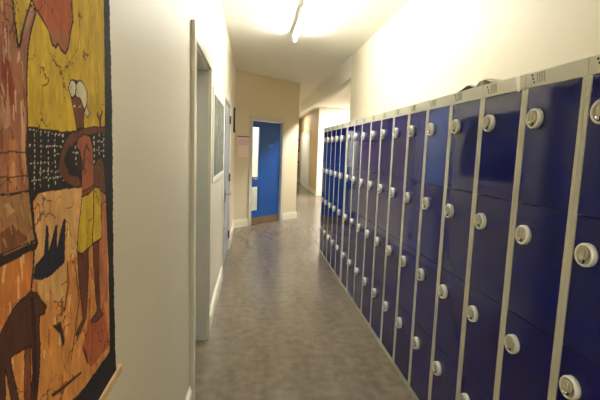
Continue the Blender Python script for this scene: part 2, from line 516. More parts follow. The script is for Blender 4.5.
# ------------------------------------------------------------------ batik wall hanging
Y0c, Y1c, Z0c, Z1c = .47, 1.014, .940, 1.97
STEP = .0018
POLY = [
((206,138,72),0,[(477,1506),(1014,1540),(1019,807),(448,1196)]),
((214,164,104),0,[(669,1410),(834,1404),(817,1284),(764,1279),(751,1214),(675,1242),(653,1281),(657,1334)]),
((194,118,54),0,[(462,1347),(651,1328),(646,1265),(608,1267),(570,1247),(456,1275)]),
((222,176,120),0,[(657,1352),(663,1347),(658,1320),(653,1324)]),
((166,98,48),0,[(618,1167),(625,1160),(624,1147),(620,1151)]),
((196,122,72),0,[(868,1365),(875,1360),(874,1335),(870,1338)]),
((222,176,120),0,[(574,1337),(579,1333),(573,1301),(569,1305)]),
((196,122,72),0,[(570,1298),(575,1294),(574,1285),(571,1287)]),
((196,122,72),0,[(643,1321),(648,1317),(645,1296),(641,1300)]),
((226,186,132),0,[(614,1141),(616,1137),(617,1111),(615,1115)]),
((196,122,72),0,[(668,1383),(672,1380),(672,1364),(670,1366)]),
((226,186,132),0,[(710,1201),(719,1195),(716,1183),(710,1188)]),
((166,98,48),0,[(692,1188),(699,1181),(692,1157),(687,1163)]),
((222,176,120),0,[(617,1340),(622,1336),(619,1308),(615,1312)]),
((178,112,60),0,[(856,1021),(869,1010),(860,982),(851,991)]),
((196,122,72),0,[(763,1072),(772,1063),(772,1017),(766,1026)]),
((196,122,72),0,[(758,1148),(762,1142),(763,1105),(760,1110)]),
((196,122,72),0,[(695,1332),(701,1328),(695,1304),(691,1308)]),
((226,186,132),0,[(875,1314),(887,1308),(878,1296),(869,1300)]),
((178,112,60),0,[(586,1293),(589,1289),(588,1258),(587,1262)]),
((226,186,132),0,[(561,1229),(566,1224),(564,1200),(561,1204)]),
((222,176,120),0,[(581,1276),(586,1271),(585,1245),(582,1249)]),
((166,98,48),0,[(625,1363),(630,1359),(626,1342),(623,1345)]),
((166,98,48),0,[(725,1093),(735,1084),(731,1051),(725,1059)]),
((196,122,72),0,[(924,1208),(931,1202),(934,1147),(929,1155)]),
((222,176,120),0,[(766,1221),(774,1214),(767,1184),(762,1190)]),
((196,122,72),0,[(698,1255),(706,1249),(705,1211),(699,1217)]),
((178,112,60),0,[(608,1343),(613,1339),(614,1323),(611,1326)]),
((166,98,48),0,[(851,1182),(861,1175),(858,1124),(851,1132)]),
((178,112,60),0,[(719,1082),(723,1075),(720,1027),(717,1035)]),
((222,176,120),0,[(667,1357),(671,1353),(668,1331),(666,1334)]),
((196,122,72),0,[(772,1153),(779,1146),(772,1129),(766,1134)]),
((226,186,132),0,[(945,1345),(959,1338),(954,1275),(944,1284)]),
((222,176,120),0,[(620,1349),(626,1345),(625,1311),(622,1316)]),
((226,186,132),0,[(625,1360),(628,1357),(630,1339),(628,1341)]),
((226,186,132),0,[(614,1176),(618,1171),(613,1153),(611,1157)]),
((178,112,60),0,[(615,1162),(619,1156),(615,1148),(612,1151)]),
((196,122,72),0,[(646,1286),(649,1282),(650,1255),(648,1258)]),
((226,186,132),0,[(703,1364),(711,1360),(710,1337),(705,1341)]),
((178,112,60),0,[(577,1190),(579,1186),(577,1147),(576,1152)]),
((178,112,60),0,[(656,1279),(662,1274),(655,1242),(652,1247)]),
((166,98,48),0,[(908,1243),(919,1236),(916,1194),(909,1201)]),
((222,176,120),0,[(576,1344),(581,1340),(576,1310),(573,1314)]),
((222,176,120),0,[(869,1129),(882,1119),(886,1098),(877,1104)]),
((222,176,120),0,[(751,1180),(756,1175),(753,1146),(750,1151)]),
((196,122,72),0,[(645,1360),(651,1356),(650,1345),(646,1347)]),
((222,176,120),0,[(799,1266),(805,1260),(798,1239),(793,1243)]),
((178,112,60),0,[(706,1326),(710,1322),(712,1281),(709,1286)]),
((226,186,132),0,[(674,1163),(679,1157),(675,1146),(671,1150)]),
((226,186,132),0,[(728,1179),(737,1172),(730,1140),(724,1147)]),
((222,176,120),0,[(606,1304),(611,1299),(609,1266),(605,1271)]),
((196,122,72),0,[(595,1312),(599,1308),(596,1294),(593,1297)]),
((166,98,48),0,[(864,1243),(876,1236),(880,1207),(871,1213)]),
((166,98,48),0,[(910,1225),(921,1217),(927,1173),(919,1180)]),
((196,122,72),0,[(777,1292),(783,1287),(776,1240),(772,1247)]),
((222,176,120),0,[(759,1361),(763,1356),(761,1314),(758,1320)]),
((196,122,72),0,[(692,1346),(694,1342),(697,1311),(695,1315)]),
((222,176,120),0,[(916,1334),(926,1327),(918,1302),(911,1306)]),
((222,176,120),0,[(818,1162),(824,1156),(824,1141),(819,1145)]),
((178,112,60),0,[(709,1396),(713,1392),(714,1369),(711,1372)]),
((226,186,132),0,[(583,1195),(588,1189),(587,1160),(583,1165)]),
((166,98,48),0,[(640,1180),(647,1173),(645,1129),(640,1137)]),
((222,176,120),0,[(616,1328),(620,1324),(619,1288),(616,1293)]),
((172,90,56),0,[(939,1145),(972,1025),(850,1035),(813,1092),(846,1138),(900,1120)]),
((186,112,76),0,[(934,1389),(959,1386),(971,1133),(914,1143),(916,1285)]),
((208,172,52),10,[(503,1793),(1002,2130),(967,1522),(851,1514),(788,1505),(714,1505),(646,1508),(476,1500)]),
((160,104,74),16,[(503,1793),(636,1884),(621,1670),(623,1639),(629,1612),(636,1615),(652,1654),(667,1680),(684,1675),(667,1644),(656,1617),(648,1572),(646,1517),(640,1475),(643,1439),(648,1403),(657,1349),(660,1336),(462,1342)]),
((160,114,70),10,[(469,1427),(573,1417),(644,1415),(650,1395),(658,1341),(462,1346)]),
((190,150,95),0,[(577,1406),(599,1404),(605,1391),(584,1388)]),
((120,72,38),0,[(569,1371),(597,1375),(641,1348),(614,1342),(567,1343)]),
((212,168,140),0,[(597,1628),(604,1630),(604,1603),(597,1594)]),
((206,160,132),0,[(628,1606),(635,1610),(635,1599),(627,1592)]),
((190,140,110),0,[(585,1560),(601,1539),(603,1507),(589,1500),(581,1513)]),
((202,150,108),0,[(630,1537),(641,1549),(638,1475),(640,1438),(630,1444),(628,1488)]),
((140,62,34),0,[(588,1595),(605,1588),(620,1547),(613,1512),(603,1540),(586,1567)]),
((190,125,70),0,[(597,1488),(613,1488),(610,1421),(594,1422)]),
((130,66,40),0,[(593,1637),(597,1636),(597,1617),(595,1619)]),
((130,66,40),0,[(602,1636),(605,1634),(605,1601),(603,1604)]),
((188,140,108),0,[(591,1606),(595,1605),(595,1583),(592,1585)]),
((130,66,40),0,[(596,1617),(598,1615),(599,1599),(598,1601)]),
((130,66,40),0,[(600,1674),(602,1673),(603,1644),(601,1647)]),
((130,66,40),0,[(587,1620),(589,1618),(589,1588),(588,1591)]),
((188,140,108),0,[(604,1618),(609,1616),(609,1588),(605,1590)]),
((188,140,108),0,[(606,1639),(608,1637),(608,1603),(607,1606)]),
((188,140,108),0,[(592,1664),(596,1663),(597,1648),(594,1649)]),
((138,72,44),0,[(620,1470),(625,1467),(623,1440),(620,1443)]),
((206,166,132),0,[(610,1536),(613,1533),(612,1514),(610,1516)]),
((138,72,44),0,[(623,1449),(626,1446),(624,1409),(622,1413)]),
((190,138,100),0,[(632,1462),(636,1459),(634,1425),(631,1429)]),
((128,74,50),0,[(609,1450),(611,1447),(611,1426),(609,1429)]),
((128,74,50),0,[(623,1449),(628,1446),(628,1431),(624,1433)]),
((206,166,132),0,[(638,1597),(641,1595),(640,1568),(638,1570)]),
((138,72,44),0,[(578,1504),(583,1502),(582,1490),(579,1491)]),
((206,166,132),0,[(604,1460),(607,1457),(606,1436),(605,1438)]),
((190,138,100),0,[(600,1581),(602,1579),(600,1548),(599,1551)]),
((138,72,44),0,[(640,1556),(644,1554),(643,1533),(640,1535)]),
((128,74,50),0,[(590,1455),(593,1452),(590,1409),(588,1414)]),
((206,166,132),0,[(631,1541),(636,1539),(633,1495),(630,1499)]),
((190,138,100),0,[(609,1457),(612,1454),(611,1424),(608,1428)]),
((138,72,44),0,[(635,1534),(638,1531),(638,1510),(636,1513)]),
((190,138,100),0,[(579,1531),(581,1529),(579,1499),(578,1502)]),
((138,72,44),0,[(579,1502),(583,1500),(581,1473),(579,1476)]),
((206,166,132),0,[(616,1555),(620,1553),(618,1524),(615,1527)]),
((138,72,44),0,[(639,1562),(644,1560),(642,1532),(639,1535)]),
((138,72,44),0,[(591,1565),(596,1563),(593,1526),(590,1530)]),
((190,138,100),0,[(596,1539),(598,1536),(596,1498),(595,1502)]),
((190,138,100),0,[(598,1561),(601,1559),(599,1520),(597,1523)]),
((134,86,50),0,[(616,1374),(621,1370),(626,1362),(623,1364)]),
((186,140,90),0,[(617,1399),(625,1395),(629,1379),(624,1382)]),
((186,140,90),0,[(590,1379),(594,1375),(598,1359),(595,1362)]),
((176,124,76),0,[(628,1409),(631,1405),(637,1388),(634,1390)]),
((176,124,76),0,[(580,1401),(585,1398),(589,1383),(586,1385)]),
((134,86,50),0,[(592,1407),(598,1404),(603,1395),(599,1397)]),
((186,140,90),0,[(599,1378),(604,1374),(609,1365),(606,1366)]),
((176,124,76),0,[(638,1400),(646,1396),(651,1389),(646,1391)]),
((186,140,90),0,[(643,1383),(650,1378),(655,1360),(650,1363)]),
((134,86,50),0,[(569,1393),(574,1389),(578,1376),(574,1378)]),
((134,86,50),0,[(604,1362),(610,1358),(615,1342),(610,1345)]),
((176,124,76),0,[(576,1403),(581,1400),(586,1394),(582,1395)]),
((186,140,90),0,[(635,1355),(641,1351),(646,1334),(642,1337)]),
((186,140,90),0,[(603,1407),(606,1403),(611,1392),(609,1393)]),
((134,86,50),0,[(605,1390),(610,1386),(615,1369),(611,1372)]),
((186,140,90),0,[(573,1364),(578,1360),(582,1348),(579,1351)]),
((70,36,24),0,[(473,1472),(643,1473),(643,1471),(473,1470)]),
((70,36,24),0,[(471,1447),(643,1438),(643,1436),(471,1445)]),
((176,128,104),0,[(661,1670),(678,1681),(675,1668),(659,1645),(647,1628),(642,1630)]),
((208,170,54),14,[(640,1886),(689,1919),(669,1682),(652,1655),(635,1620),(631,1617),(625,1643),(623,1671)]),
((176,92,52),16,[(689,1919),(675,1688),(687,1679),(703,1671),(726,1661),(734,1642),(746,1639),(754,1647),(766,1639),(781,1637),(792,1649),(800,1674),(814,1700),(811,1719),(823,2010)]),
((160,98,66),0,[(719,1664),(797,1669),(790,1650),(781,1639),(766,1640),(754,1649),(747,1642),(736,1646)]),
((34,28,24),0,[(647,1507),(714,1503),(788,1503),(851,1512),(967,1522),(964,1372),(917,1397),(834,1403),(765,1407),(714,1409),(672,1410),(656,1399),(661,1341),(651,1365),(644,1417),(643,1475)]),
((196,186,160),0,[(651,1504),(657,1504),(657,1502),(650,1502)]),
((196,186,160),0,[(661,1503),(668,1504),(667,1502),(661,1502)]),
((196,186,160),0,[(672,1503),(679,1503),(679,1502),(672,1501)]),
((196,186,160),0,[(684,1503),(690,1503),(690,1501),(684,1501)]),
((196,186,160),0,[(696,1502),(703,1503),(702,1501),(695,1501)]),
((196,186,160),0,[(708,1502),(715,1502),(715,1501),(708,1500)]),
((196,186,160),0,[(649,1482),(655,1482),(655,1480),(649,1480)]),
((196,186,160),0,[(659,1481),(665,1481),(665,1480),(658,1480)]),
((196,186,160),0,[(669,1481),(675,1481),(675,1480),(669,1480)]),
((196,186,160),0,[(679,1481),(686,1481),(686,1480),(679,1480)]),
((196,186,160),0,[(690,1481),(697,1481),(697,1480),(690,1479)]),
((196,186,160),0,[(701,1481),(708,1481),(708,1479),(701,1479)]),
((196,186,160),0,[(712,1481),(720,1481),(720,1479),(712,1479)]),
((196,186,160),0,[(724,1481),(732,1481),(732,1479),(724,1479)]),
((196,186,160),0,[(737,1481),(744,1481),(744,1479),(736,1479)]),
((196,186,160),0,[(749,1481),(758,1481),(757,1479),(749,1479)]),
((196,186,160),0,[(650,1456),(656,1456),(656,1454),(649,1455)]),
((196,186,160),0,[(660,1456),(666,1456),(666,1454),(660,1455)]),
((196,186,160),0,[(670,1456),(677,1456),(676,1454),(670,1454)]),
((196,186,160),0,[(681,1456),(688,1456),(687,1454),(681,1454)]),
((196,186,160),0,[(692,1456),(699,1455),(699,1454),(692,1454)]),
((196,186,160),0,[(703,1456),(711,1455),(710,1454),(703,1454)]),
((196,186,160),0,[(715,1455),(723,1455),(723,1453),(715,1454)]),
((196,186,160),0,[(653,1432),(660,1431),(659,1430),(653,1430)]),
((196,186,160),0,[(664,1432),(670,1431),(670,1430),(664,1430)]),
((196,186,160),0,[(674,1432),(681,1431),(681,1429),(674,1430)]),
((196,186,160),0,[(685,1431),(692,1431),(692,1429),(685,1430)]),
((196,186,160),0,[(697,1431),(704,1431),(704,1429),(697,1430)]),
((196,186,160),0,[(709,1431),(716,1431),(716,1429),(708,1429)]),
((196,186,160),0,[(721,1431),(729,1430),(728,1428),(721,1429)]),
((196,186,160),0,[(734,1431),(742,1430),(741,1428),(733,1429)]),
((196,186,160),0,[(747,1430),(755,1430),(755,1428),(747,1429)]),
((196,186,160),0,[(760,1430),(769,1430),(769,1428),(760,1428)]),
((196,186,160),0,[(890,1491),(902,1491),(902,1489),(890,1489)]),
((196,186,160),0,[(912,1491),(924,1492),(924,1489),(911,1489)]),
((196,186,160),0,[(935,1492),(948,1492),(947,1490),(934,1489)]),
((196,186,160),0,[(889,1474),(901,1474),(900,1472),(889,1472)]),
((196,186,160),0,[(910,1473),(923,1473),(923,1471),(910,1471)]),
((196,186,160),0,[(933,1473),(946,1473),(946,1470),(933,1470)]),
((196,186,160),0,[(886,1431),(898,1430),(898,1428),(886,1428)]),
((196,186,160),0,[(721,1501),(728,1501),(728,1500),(720,1499)]),
((196,186,160),0,[(733,1501),(741,1501),(740,1499),(733,1499)]),
((196,186,160),0,[(745,1500),(753,1501),(753,1499),(745,1498)]),
((196,186,160),0,[(758,1500),(767,1500),(766,1498),(758,1498)]),
((196,186,160),0,[(739,1468),(747,1468),(747,1466),(739,1467)]),
((196,186,160),0,[(753,1469),(761,1469),(761,1467),(753,1467)]),
((196,186,160),0,[(767,1469),(776,1469),(775,1467),(767,1467)]),
((196,186,160),0,[(782,1470),(791,1469),(790,1467),(781,1468)]),
((196,186,160),0,[(797,1470),(806,1470),(806,1468),(797,1468)]),
((196,186,160),0,[(813,1470),(822,1470),(822,1468),(812,1468)]),
((196,186,160),0,[(678,1442),(684,1442),(684,1440),(677,1441)]),
((196,186,160),0,[(689,1442),(696,1442),(696,1440),(689,1440)]),
((196,186,160),0,[(701,1442),(708,1441),(708,1440),(701,1440)]),
((196,186,160),0,[(713,1442),(721,1441),(721,1439),(713,1440)]),
((196,186,160),0,[(726,1441),(734,1441),(734,1439),(726,1440)]),
((196,186,160),0,[(739,1441),(747,1441),(747,1439),(739,1439)]),
((196,186,160),0,[(753,1441),(762,1440),(761,1439),(753,1439)]),
((190,182,158),0,[(666,1498),(668,1498),(668,1494),(665,1493)]),
((190,182,158),0,[(665,1490),(668,1490),(668,1486),(665,1486)]),
((190,182,158),0,[(664,1482),(667,1482),(667,1478),(664,1478)]),
((190,182,158),0,[(664,1475),(667,1475),(666,1470),(663,1470)]),
((190,182,158),0,[(663,1467),(666,1467),(666,1463),(663,1463)]),
((190,182,158),0,[(663,1459),(665,1459),(665,1455),(662,1455)]),
((190,182,158),0,[(662,1452),(665,1452),(665,1447),(662,1447)]),
((190,182,158),0,[(661,1444),(664,1444),(664,1440),(661,1440)]),
((190,182,158),0,[(661,1436),(664,1436),(663,1432),(660,1432)]),
((190,182,158),0,[(660,1428),(663,1428),(663,1424),(660,1424)]),
((190,182,158),0,[(660,1421),(662,1421),(662,1416),(659,1417)]),
((190,182,158),0,[(685,1500),(688,1500),(688,1496),(685,1495)]),
((190,182,158),0,[(685,1491),(688,1491),(687,1487),(684,1487)]),
((190,182,158),0,[(684,1483),(687,1483),(687,1478),(684,1478)]),
((190,182,158),0,[(683,1474),(686,1474),(686,1470),(683,1470)]),
((190,182,158),0,[(683,1466),(686,1466),(685,1461),(682,1461)]),
((190,182,158),0,[(682,1457),(685,1457),(685,1453),(682,1453)]),
((190,182,158),0,[(681,1448),(684,1448),(684,1444),(681,1444)]),
((190,182,158),0,[(681,1440),(684,1440),(683,1435),(680,1435)]),
((190,182,158),0,[(680,1431),(683,1431),(683,1427),(680,1427)]),
((190,182,158),0,[(679,1423),(682,1422),(682,1418),(679,1418)]),
((190,182,158),0,[(709,1499),(712,1499),(712,1495),(708,1495)]),
((190,182,158),0,[(708,1490),(712,1490),(711,1486),(708,1486)]),
((190,182,158),0,[(708,1482),(711,1482),(711,1477),(708,1477)]),
((190,182,158),0,[(708,1473),(711,1473),(711,1468),(707,1468)]),
((190,182,158),0,[(707,1464),(710,1464),(710,1460),(707,1460)]),
((190,182,158),0,[(707,1455),(710,1455),(710,1451),(706,1451)]),
((190,182,158),0,[(706,1447),(710,1447),(709,1442),(706,1442)]),
((190,182,158),0,[(706,1438),(709,1438),(709,1433),(706,1433)]),
((190,182,158),0,[(706,1429),(709,1429),(709,1424),(705,1425)]),
((190,182,158),0,[(705,1420),(709,1420),(708,1415),(705,1416)]),
((190,182,158),0,[(731,1500),(735,1500),(734,1495),(731,1495)]),
((190,182,158),0,[(731,1491),(734,1491),(734,1487),(731,1487)]),
((190,182,158),0,[(731,1483),(734,1483),(734,1478),(730,1478)]),
((190,182,158),0,[(730,1475),(734,1475),(734,1470),(730,1470)]),
((190,182,158),0,[(730,1466),(734,1466),(733,1462),(730,1462)]),
((190,182,158),0,[(730,1458),(733,1458),(733,1453),(730,1453)]),
((190,182,158),0,[(730,1449),(733,1449),(733,1445),(729,1445)]),
((190,182,158),0,[(729,1441),(733,1441),(733,1436),(729,1436)]),
((190,182,158),0,[(729,1433),(733,1432),(732,1428),(729,1428)]),
((190,182,158),0,[(729,1424),(732,1424),(732,1419),(728,1419)]),
((190,182,158),0,[(760,1501),(764,1501),(764,1496),(760,1496)]),
((190,182,158),0,[(760,1491),(764,1491),(764,1487),(760,1487)]),
((190,182,158),0,[(760,1482),(764,1482),(764,1477),(760,1477)]),
((190,182,158),0,[(760,1473),(764,1473),(763,1468),(759,1468)]),
((190,182,158),0,[(760,1463),(763,1463),(763,1458),(759,1459)]),
((190,182,158),0,[(759,1454),(763,1454),(763,1449),(759,1449)]),
((190,182,158),0,[(759,1445),(763,1445),(763,1440),(759,1440)]),
((190,182,158),0,[(759,1435),(763,1435),(762,1430),(758,1430)]),
((190,182,158),0,[(759,1426),(762,1426),(762,1421),(758,1421)]),
((190,182,158),0,[(808,1491),(813,1492),(812,1486),(808,1486)]),
((190,182,158),0,[(808,1481),(813,1482),(812,1476),(808,1476)]),
((190,182,158),0,[(809,1471),(813,1471),(813,1466),(808,1466)]),
((190,182,158),0,[(809,1461),(813,1461),(813,1456),(808,1456)]),
((190,182,158),0,[(809,1451),(813,1451),(813,1446),(809,1446)]),
((190,182,158),0,[(895,1501),(900,1501),(900,1495),(894,1495)]),
((190,182,158),0,[(894,1489),(900,1489),(899,1483),(894,1483)]),
((190,182,158),0,[(894,1477),(899,1477),(899,1471),(894,1471)]),
((190,182,158),0,[(894,1465),(899,1465),(899,1459),(893,1459)]),
((190,182,158),0,[(893,1453),(899,1453),(899,1447),(893,1447)]),
((190,182,158),0,[(893,1441),(899,1441),(898,1435),(893,1435)]),
((190,182,158),0,[(922,1506),(928,1506),(927,1500),(922,1500)]),
((190,182,158),0,[(922,1493),(928,1494),(927,1488),(922,1488)]),
((190,182,158),0,[(922,1481),(928,1481),(927,1475),(922,1475)]),
((190,182,158),0,[(922,1469),(928,1469),(927,1463),(922,1463)]),
((190,182,158),0,[(951,1511),(957,1511),(956,1505),(950,1505)]),
((190,182,158),0,[(950,1499),(956,1499),(956,1493),(950,1493)]),
((190,182,158),0,[(950,1487),(956,1487),(956,1481),(950,1481)]),
((190,182,158),0,[(950,1475),(956,1475),(955,1469),(949,1469)]),
((190,182,158),0,[(949,1464),(955,1463),(955,1457),(949,1457)]),
((110,60,30),0,[(912,1549),(921,1550),(931,1539),(944,1554),(952,1555),(940,1533),(939,1521),(927,1520),(925,1532)]),
((112,62,42),9,[(741,1438),(754,1471),(771,1491),(800,1504),(841,1512),(892,1518),(967,1522),(966,1509),(896,1506),(840,1499),(804,1486),(785,1467),(792,1438),(821,1422),(834,1406),(807,1407),(770,1419)]),
((34,28,24),6,[(765,1457),(780,1474),(791,1481),(792,1446),(813,1426),(783,1432)]),
((112,66,44),6,[(892,1437),(915,1453),(938,1456),(955,1426),(959,1382),(917,1388),(890,1403)]),
((160,90,58),10,[(814,1481),(822,1495),(845,1502),(875,1499),(887,1481),(892,1437),(890,1401),(863,1390),(836,1391),(835,1421),(837,1455),(829,1473)]),
((84,44,30),0,[(838,1432),(846,1473),(859,1485),(873,1473),(869,1469),(858,1478),(852,1470),(845,1432)]),
((130,66,40),8,[(836,1395),(873,1399),(895,1405),(900,1396),(867,1385),(833,1385)]),
((206,172,50),12,[(833,1385),(862,1386),(895,1397),(920,1395),(931,1381),(932,1342),(931,1286),(880,1286),(856,1280),(826,1277),(806,1289),(820,1340)]),
((60,44,20),0,[(889,1393),(894,1393),(888,1332),(881,1286),(876,1287),(884,1333)]),
((122,68,42),11,[(800,1563),(816,1569),(835,1565),(851,1548),(846,1516),(818,1512),(809,1536)]),
((214,204,172),11,[(789,1580),(798,1593),(811,1597),(817,1591),(816,1577),(808,1567),(799,1566)]),
((214,204,172),11,[(819,1590),(829,1598),(840,1600),(856,1593),(867,1581),(865,1562),(853,1550),(836,1567),(818,1570)]),
((214,204,172),10,[(863,1558),(876,1543),(866,1536),(853,1544)]),
((44,28,22),0,[(809,1596),(816,1599),(829,1600),(819,1591)]),
((210,190,160),0,[(804,1552),(815,1553),(814,1550),(804,1549)]),
((210,190,160),0,[(826,1551),(837,1555),(836,1551),(826,1550)]),
((104,54,38),10,[(807,1284),(830,1277),(858,1282),(854,1221),(837,1146),(811,1131),(795,1129),(788,1133),(822,1152),(812,1215)]),
((104,54,38),10,[(880,1284),(916,1282),(911,1204),(916,1133),(931,1116),(894,1116),(864,1126),(862,1131),(896,1137),(885,1203)]),
((34,33,46),6,[(651,1288),(658,1303),(686,1311),(695,1356),(701,1355),(701,1311),(728,1350),(733,1348),(727,1306),(757,1356),(763,1355),(755,1281),(714,1274),(674,1275),(653,1283)]),
((122,66,38),8,[(618,1195),(634,1190),(629,1089),(610,1101)]),
((82,46,38),12,[(455,1267),(546,1227),(570,1247),(590,1258),(613,1264),(640,1267),(657,1259),(669,1245),(687,1227),(679,1219),(665,1223),(661,1208),(663,1174),(655,1130),(645,1095),(628,1106),(640,1146),(637,1186),(618,1192),(592,1197),(579,1197),(585,1169),(598,1109),(579,1122),(572,1176),(567,1192),(561,1134),(449,1207)]),
((58,32,30),0,[(637,1262),(651,1257),(653,1203),(646,1111),(637,1113),(645,1183),(640,1222)]),
((42,30,26),0,[(461,1330),(565,1325),(613,1327),(660,1327),(668,1334),(660,1356),(653,1357),(659,1338),(614,1338),(566,1338),(462,1340)]),
((52,34,24),0,[(652,1327),(657,1326),(651,1290),(643,1266),(639,1268),(647,1295)]),
((90,52,28),0,[(764,1279),(768,1278),(769,1235),(750,1193),(746,1195),(764,1237)]),
((110,66,36),0,[(793,1271),(797,1270),(811,1192),(768,1095),(765,1097),(806,1194)]),
((70,40,24),0,[(733,1182),(746,1143),(738,1133),(728,1163),(704,1187),(711,1186)]),
((70,40,24),0,[(814,1103),(832,1078),(841,1049),(836,1051),(822,1079)]),
((70,40,24),0,[(689,1076),(801,1054),(810,1047),(695,1067)]),
((34,33,36),0,[(994,2125),(1188,2256),(1119,724),(619,1072),(785,1015),(971,1009),(976,1036),(976,1225),(961,1364),(964,1579)]),
]
def batik():
    ny = int(round((Y1c - Y0c) / STEP)); nz = int(round((Z1c - Z0c) / STEP))
    ys = np.linspace(Y0c, Y1c, ny + 1); zs = np.linspace(Z0c, Z1c, nz + 1)
    YY, ZZ = np.meshgrid(ys, zs, indexing='ij')
    # hand-drawn wobble of the outlines
    wob = .0009
    YP = (YY + wob * np.sin(ZZ * 95) * np.cos(YY * 60)) * 1000
    ZP = (ZZ + wob * np.sin(YY * 100 + 1) * np.cos(ZZ * 55)) * 1000
    col = np.zeros(YY.shape + (3,), np.float32)
    col[:] = (190, 126, 62)
    for c, o, pts in POLY:
        P = np.array(pts, float)
        m = np.zeros(YY.shape, bool)
        n = len(P)
        for i in range(n):
            y0, z0 = P[i]; y1, z1 = P[(i + 1) % n]
            if z0 == z1:
                continue
            cond = ((z0 > ZP) != (z1 > ZP)) & (YP < (y1 - y0) * (ZP - z0) / (z1 - z0) + y0)
            m ^= cond
        if o:
            dmin = np.full(YY.shape, 1e9)
            for i in range(n):
                a = P[i]; d = P[(i + 1) % n] - a; L = max((d ** 2).sum(), 1e-9)
                t = np.clip(((YP - a[0]) * d[0] + (ZP - a[1]) * d[1]) / L, 0, 1)
                dmin = np.minimum(dmin, np.hypot(YP - a[0] - t * d[0], ZP - a[1] - t * d[1]))
            col[(dmin < o * .19) & ~m] = (46, 32, 24)
            col[m] = c
            col[(dmin < o * .06) & m] = (46, 32, 24)
        else:
            col[m] = c
    col[(YP < 495) | (ZP > 1930) | (ZP < 984)] = (34, 33, 36)
    c = col / 255.0
    c = np.where(c <= .04045, c / 12.92, ((c + .055) / 1.055) ** 2.4)
    rgba = np.ones((c.shape[0] * c.shape[1], 4), np.float32)
    rgba[:, :3] = c.reshape(-1, 3)
    # geometry: hangs just off the wall with slow ripples and a ragged right edge
    X = XW + .008 + .0014 * np.sin(YY * 17 + 1.5 * np.sin(ZZ * 3)) + .0008 * np.sin(ZZ * 9)
    rag = .0010 * np.sin(zs * 420) + .0009 * np.sin(zs * 173 + 2) + .0012 * np.sin(zs * 61)
    wgt = np.clip((ys - (Y1c - .03)) / .03, 0, 1)
    YG = YY + wgt[:, None] * rag[None, :]
    co = np.stack([X, YG, ZZ], -1).reshape(-1, 3)
    idx = np.arange((ny + 1) * (nz + 1)).reshape(ny + 1, nz + 1)
    q = np.stack([idx[:-1, :-1], idx[1:, :-1], idx[1:, 1:], idx[:-1, 1:]], -1).reshape(-1, 4)
    me = bpy.data.meshes.new('cloth')
    me.vertices.add(len(co)); me.vertices.foreach_set('co', co.astype(np.float32).ravel())
    me.loops.add(q.size); me.loops.foreach_set('vertex_index', q.ravel().astype(np.int32))
    me.polygons.add(len(q)); me.polygons.foreach_set('loop_start', np.arange(0, q.size, 4, dtype=np.int32))
    me.polygons.foreach_set('use_smooth', np.ones(len(q), bool))
    me.update(calc_edges=True)
    at = me.color_attributes.new('dye', 'FLOAT_COLOR', 'POINT')
    at.data.foreach_set('color', rgba.ravel())
    m = bpy.data.materials.new('wax_dyed_cotton'); m.use_nodes = True
    nt = m.node_tree; b = nt.nodes['Principled BSDF']; b.inputs['Roughness'].default_value = .8; b.inputs['Specular IOR Level'].default_value = .25
    a = nt.nodes.new('ShaderNodeAttribute'); a.attribute_name = 'dye'
    tc = nt.nodes.new('ShaderNodeTexCoord')
    # mottled dye
    n = nt.nodes.new('ShaderNodeTexNoise'); n.inputs['Scale'].default_value = 16; n.inputs['Detail'].default_value = 8; n.inputs['Roughness'].default_value = .7
    mp = nt.nodes.new('ShaderNodeMapping'); mp.inputs['Scale'].default_value = (1, 2.0, .7)
    nt.links.new(tc.outputs['Object'], mp.inputs['Vector']); nt.links.new(mp.outputs['Vector'], n.inputs['Vector'])
    mr = nt.nodes.new('ShaderNodeMapRange'); mr.inputs['From Min'].default_value = .3; mr.inputs['From Max'].default_value = .7; mr.inputs['To Min'].default_value = .60; mr.inputs['To Max'].default_value = 1.22
    nt.links.new(n.outputs['Fac'], mr.inputs['Value'])
    # pale flecks where wax held
    n4 = nt.nodes.new('ShaderNodeTexNoise'); n4.inputs['Scale'].default_value = 34; n4.inputs['Detail'].default_value = 7; n4.inputs['Roughness'].default_value = .7
    nt.links.new(mp.outputs['Vector'], n4.inputs['Vector'])
    fk = nt.nodes.new('ShaderNodeMapRange'); fk.inputs['From Min'].default_value = .55; fk.inputs['From Max'].default_value = .72; fk.inputs['To Min'].default_value = 1.0; fk.inputs['To Max'].default_value = 1.45
    nt.links.new(n4.outputs['Fac'], fk.inputs['Value'])
    pm = nt.nodes.new('ShaderNodeMath'); pm.operation = 'MULTIPLY'
    nt.links.new(mr.outputs['Result'], pm.inputs[0]); nt.links.new(fk.outputs['Result'], pm.inputs[1])
    # wax crackle
    v = nt.nodes.new('ShaderNodeTexVoronoi'); v.feature = 'DISTANCE_TO_EDGE'; v.inputs['Scale'].default_value = 9
    n2 = nt.nodes.new('ShaderNodeTexNoise'); n2.inputs['Scale'].default_value = 12; n2.inputs['Detail'].default_value = 5
    nt.links.new(tc.outputs['Object'], n2.inputs['Vector'])
    ad = nt.nodes.new('ShaderNodeMix'); ad.data_type = 'VECTOR'; ad.inputs['Factor'].default_value = .16
    nt.links.new(tc.outputs['Object'], ad.inputs['A']); nt.links.new(n2.outputs['Color'], ad.inputs['B'])
    nt.links.new(ad.outputs['Result'], v.inputs['Vector'])
    n3 = nt.nodes.new('ShaderNodeTexNoise'); n3.inputs['Scale'].default_value = 14; nt.links.new(tc.outputs['Object'], n3.inputs['Vector'])
    w = nt.nodes.new('ShaderNodeMapRange'); w.inputs['From Min'].default_value = .42; w.inputs['From Max'].default_value = .68; w.inputs['To Min'].default_value = .0; w.inputs['To Max'].default_value = .020
    nt.links.new(n3.outputs['Fac'], w.inputs['Value'])
    lt = nt.nodes.new('ShaderNodeMath'); lt.operation = 'LESS_THAN'
    nt.links.new(v.outputs['Distance'], lt.inputs[0]); nt.links.new(w.outputs['Result'], lt.inputs[1])
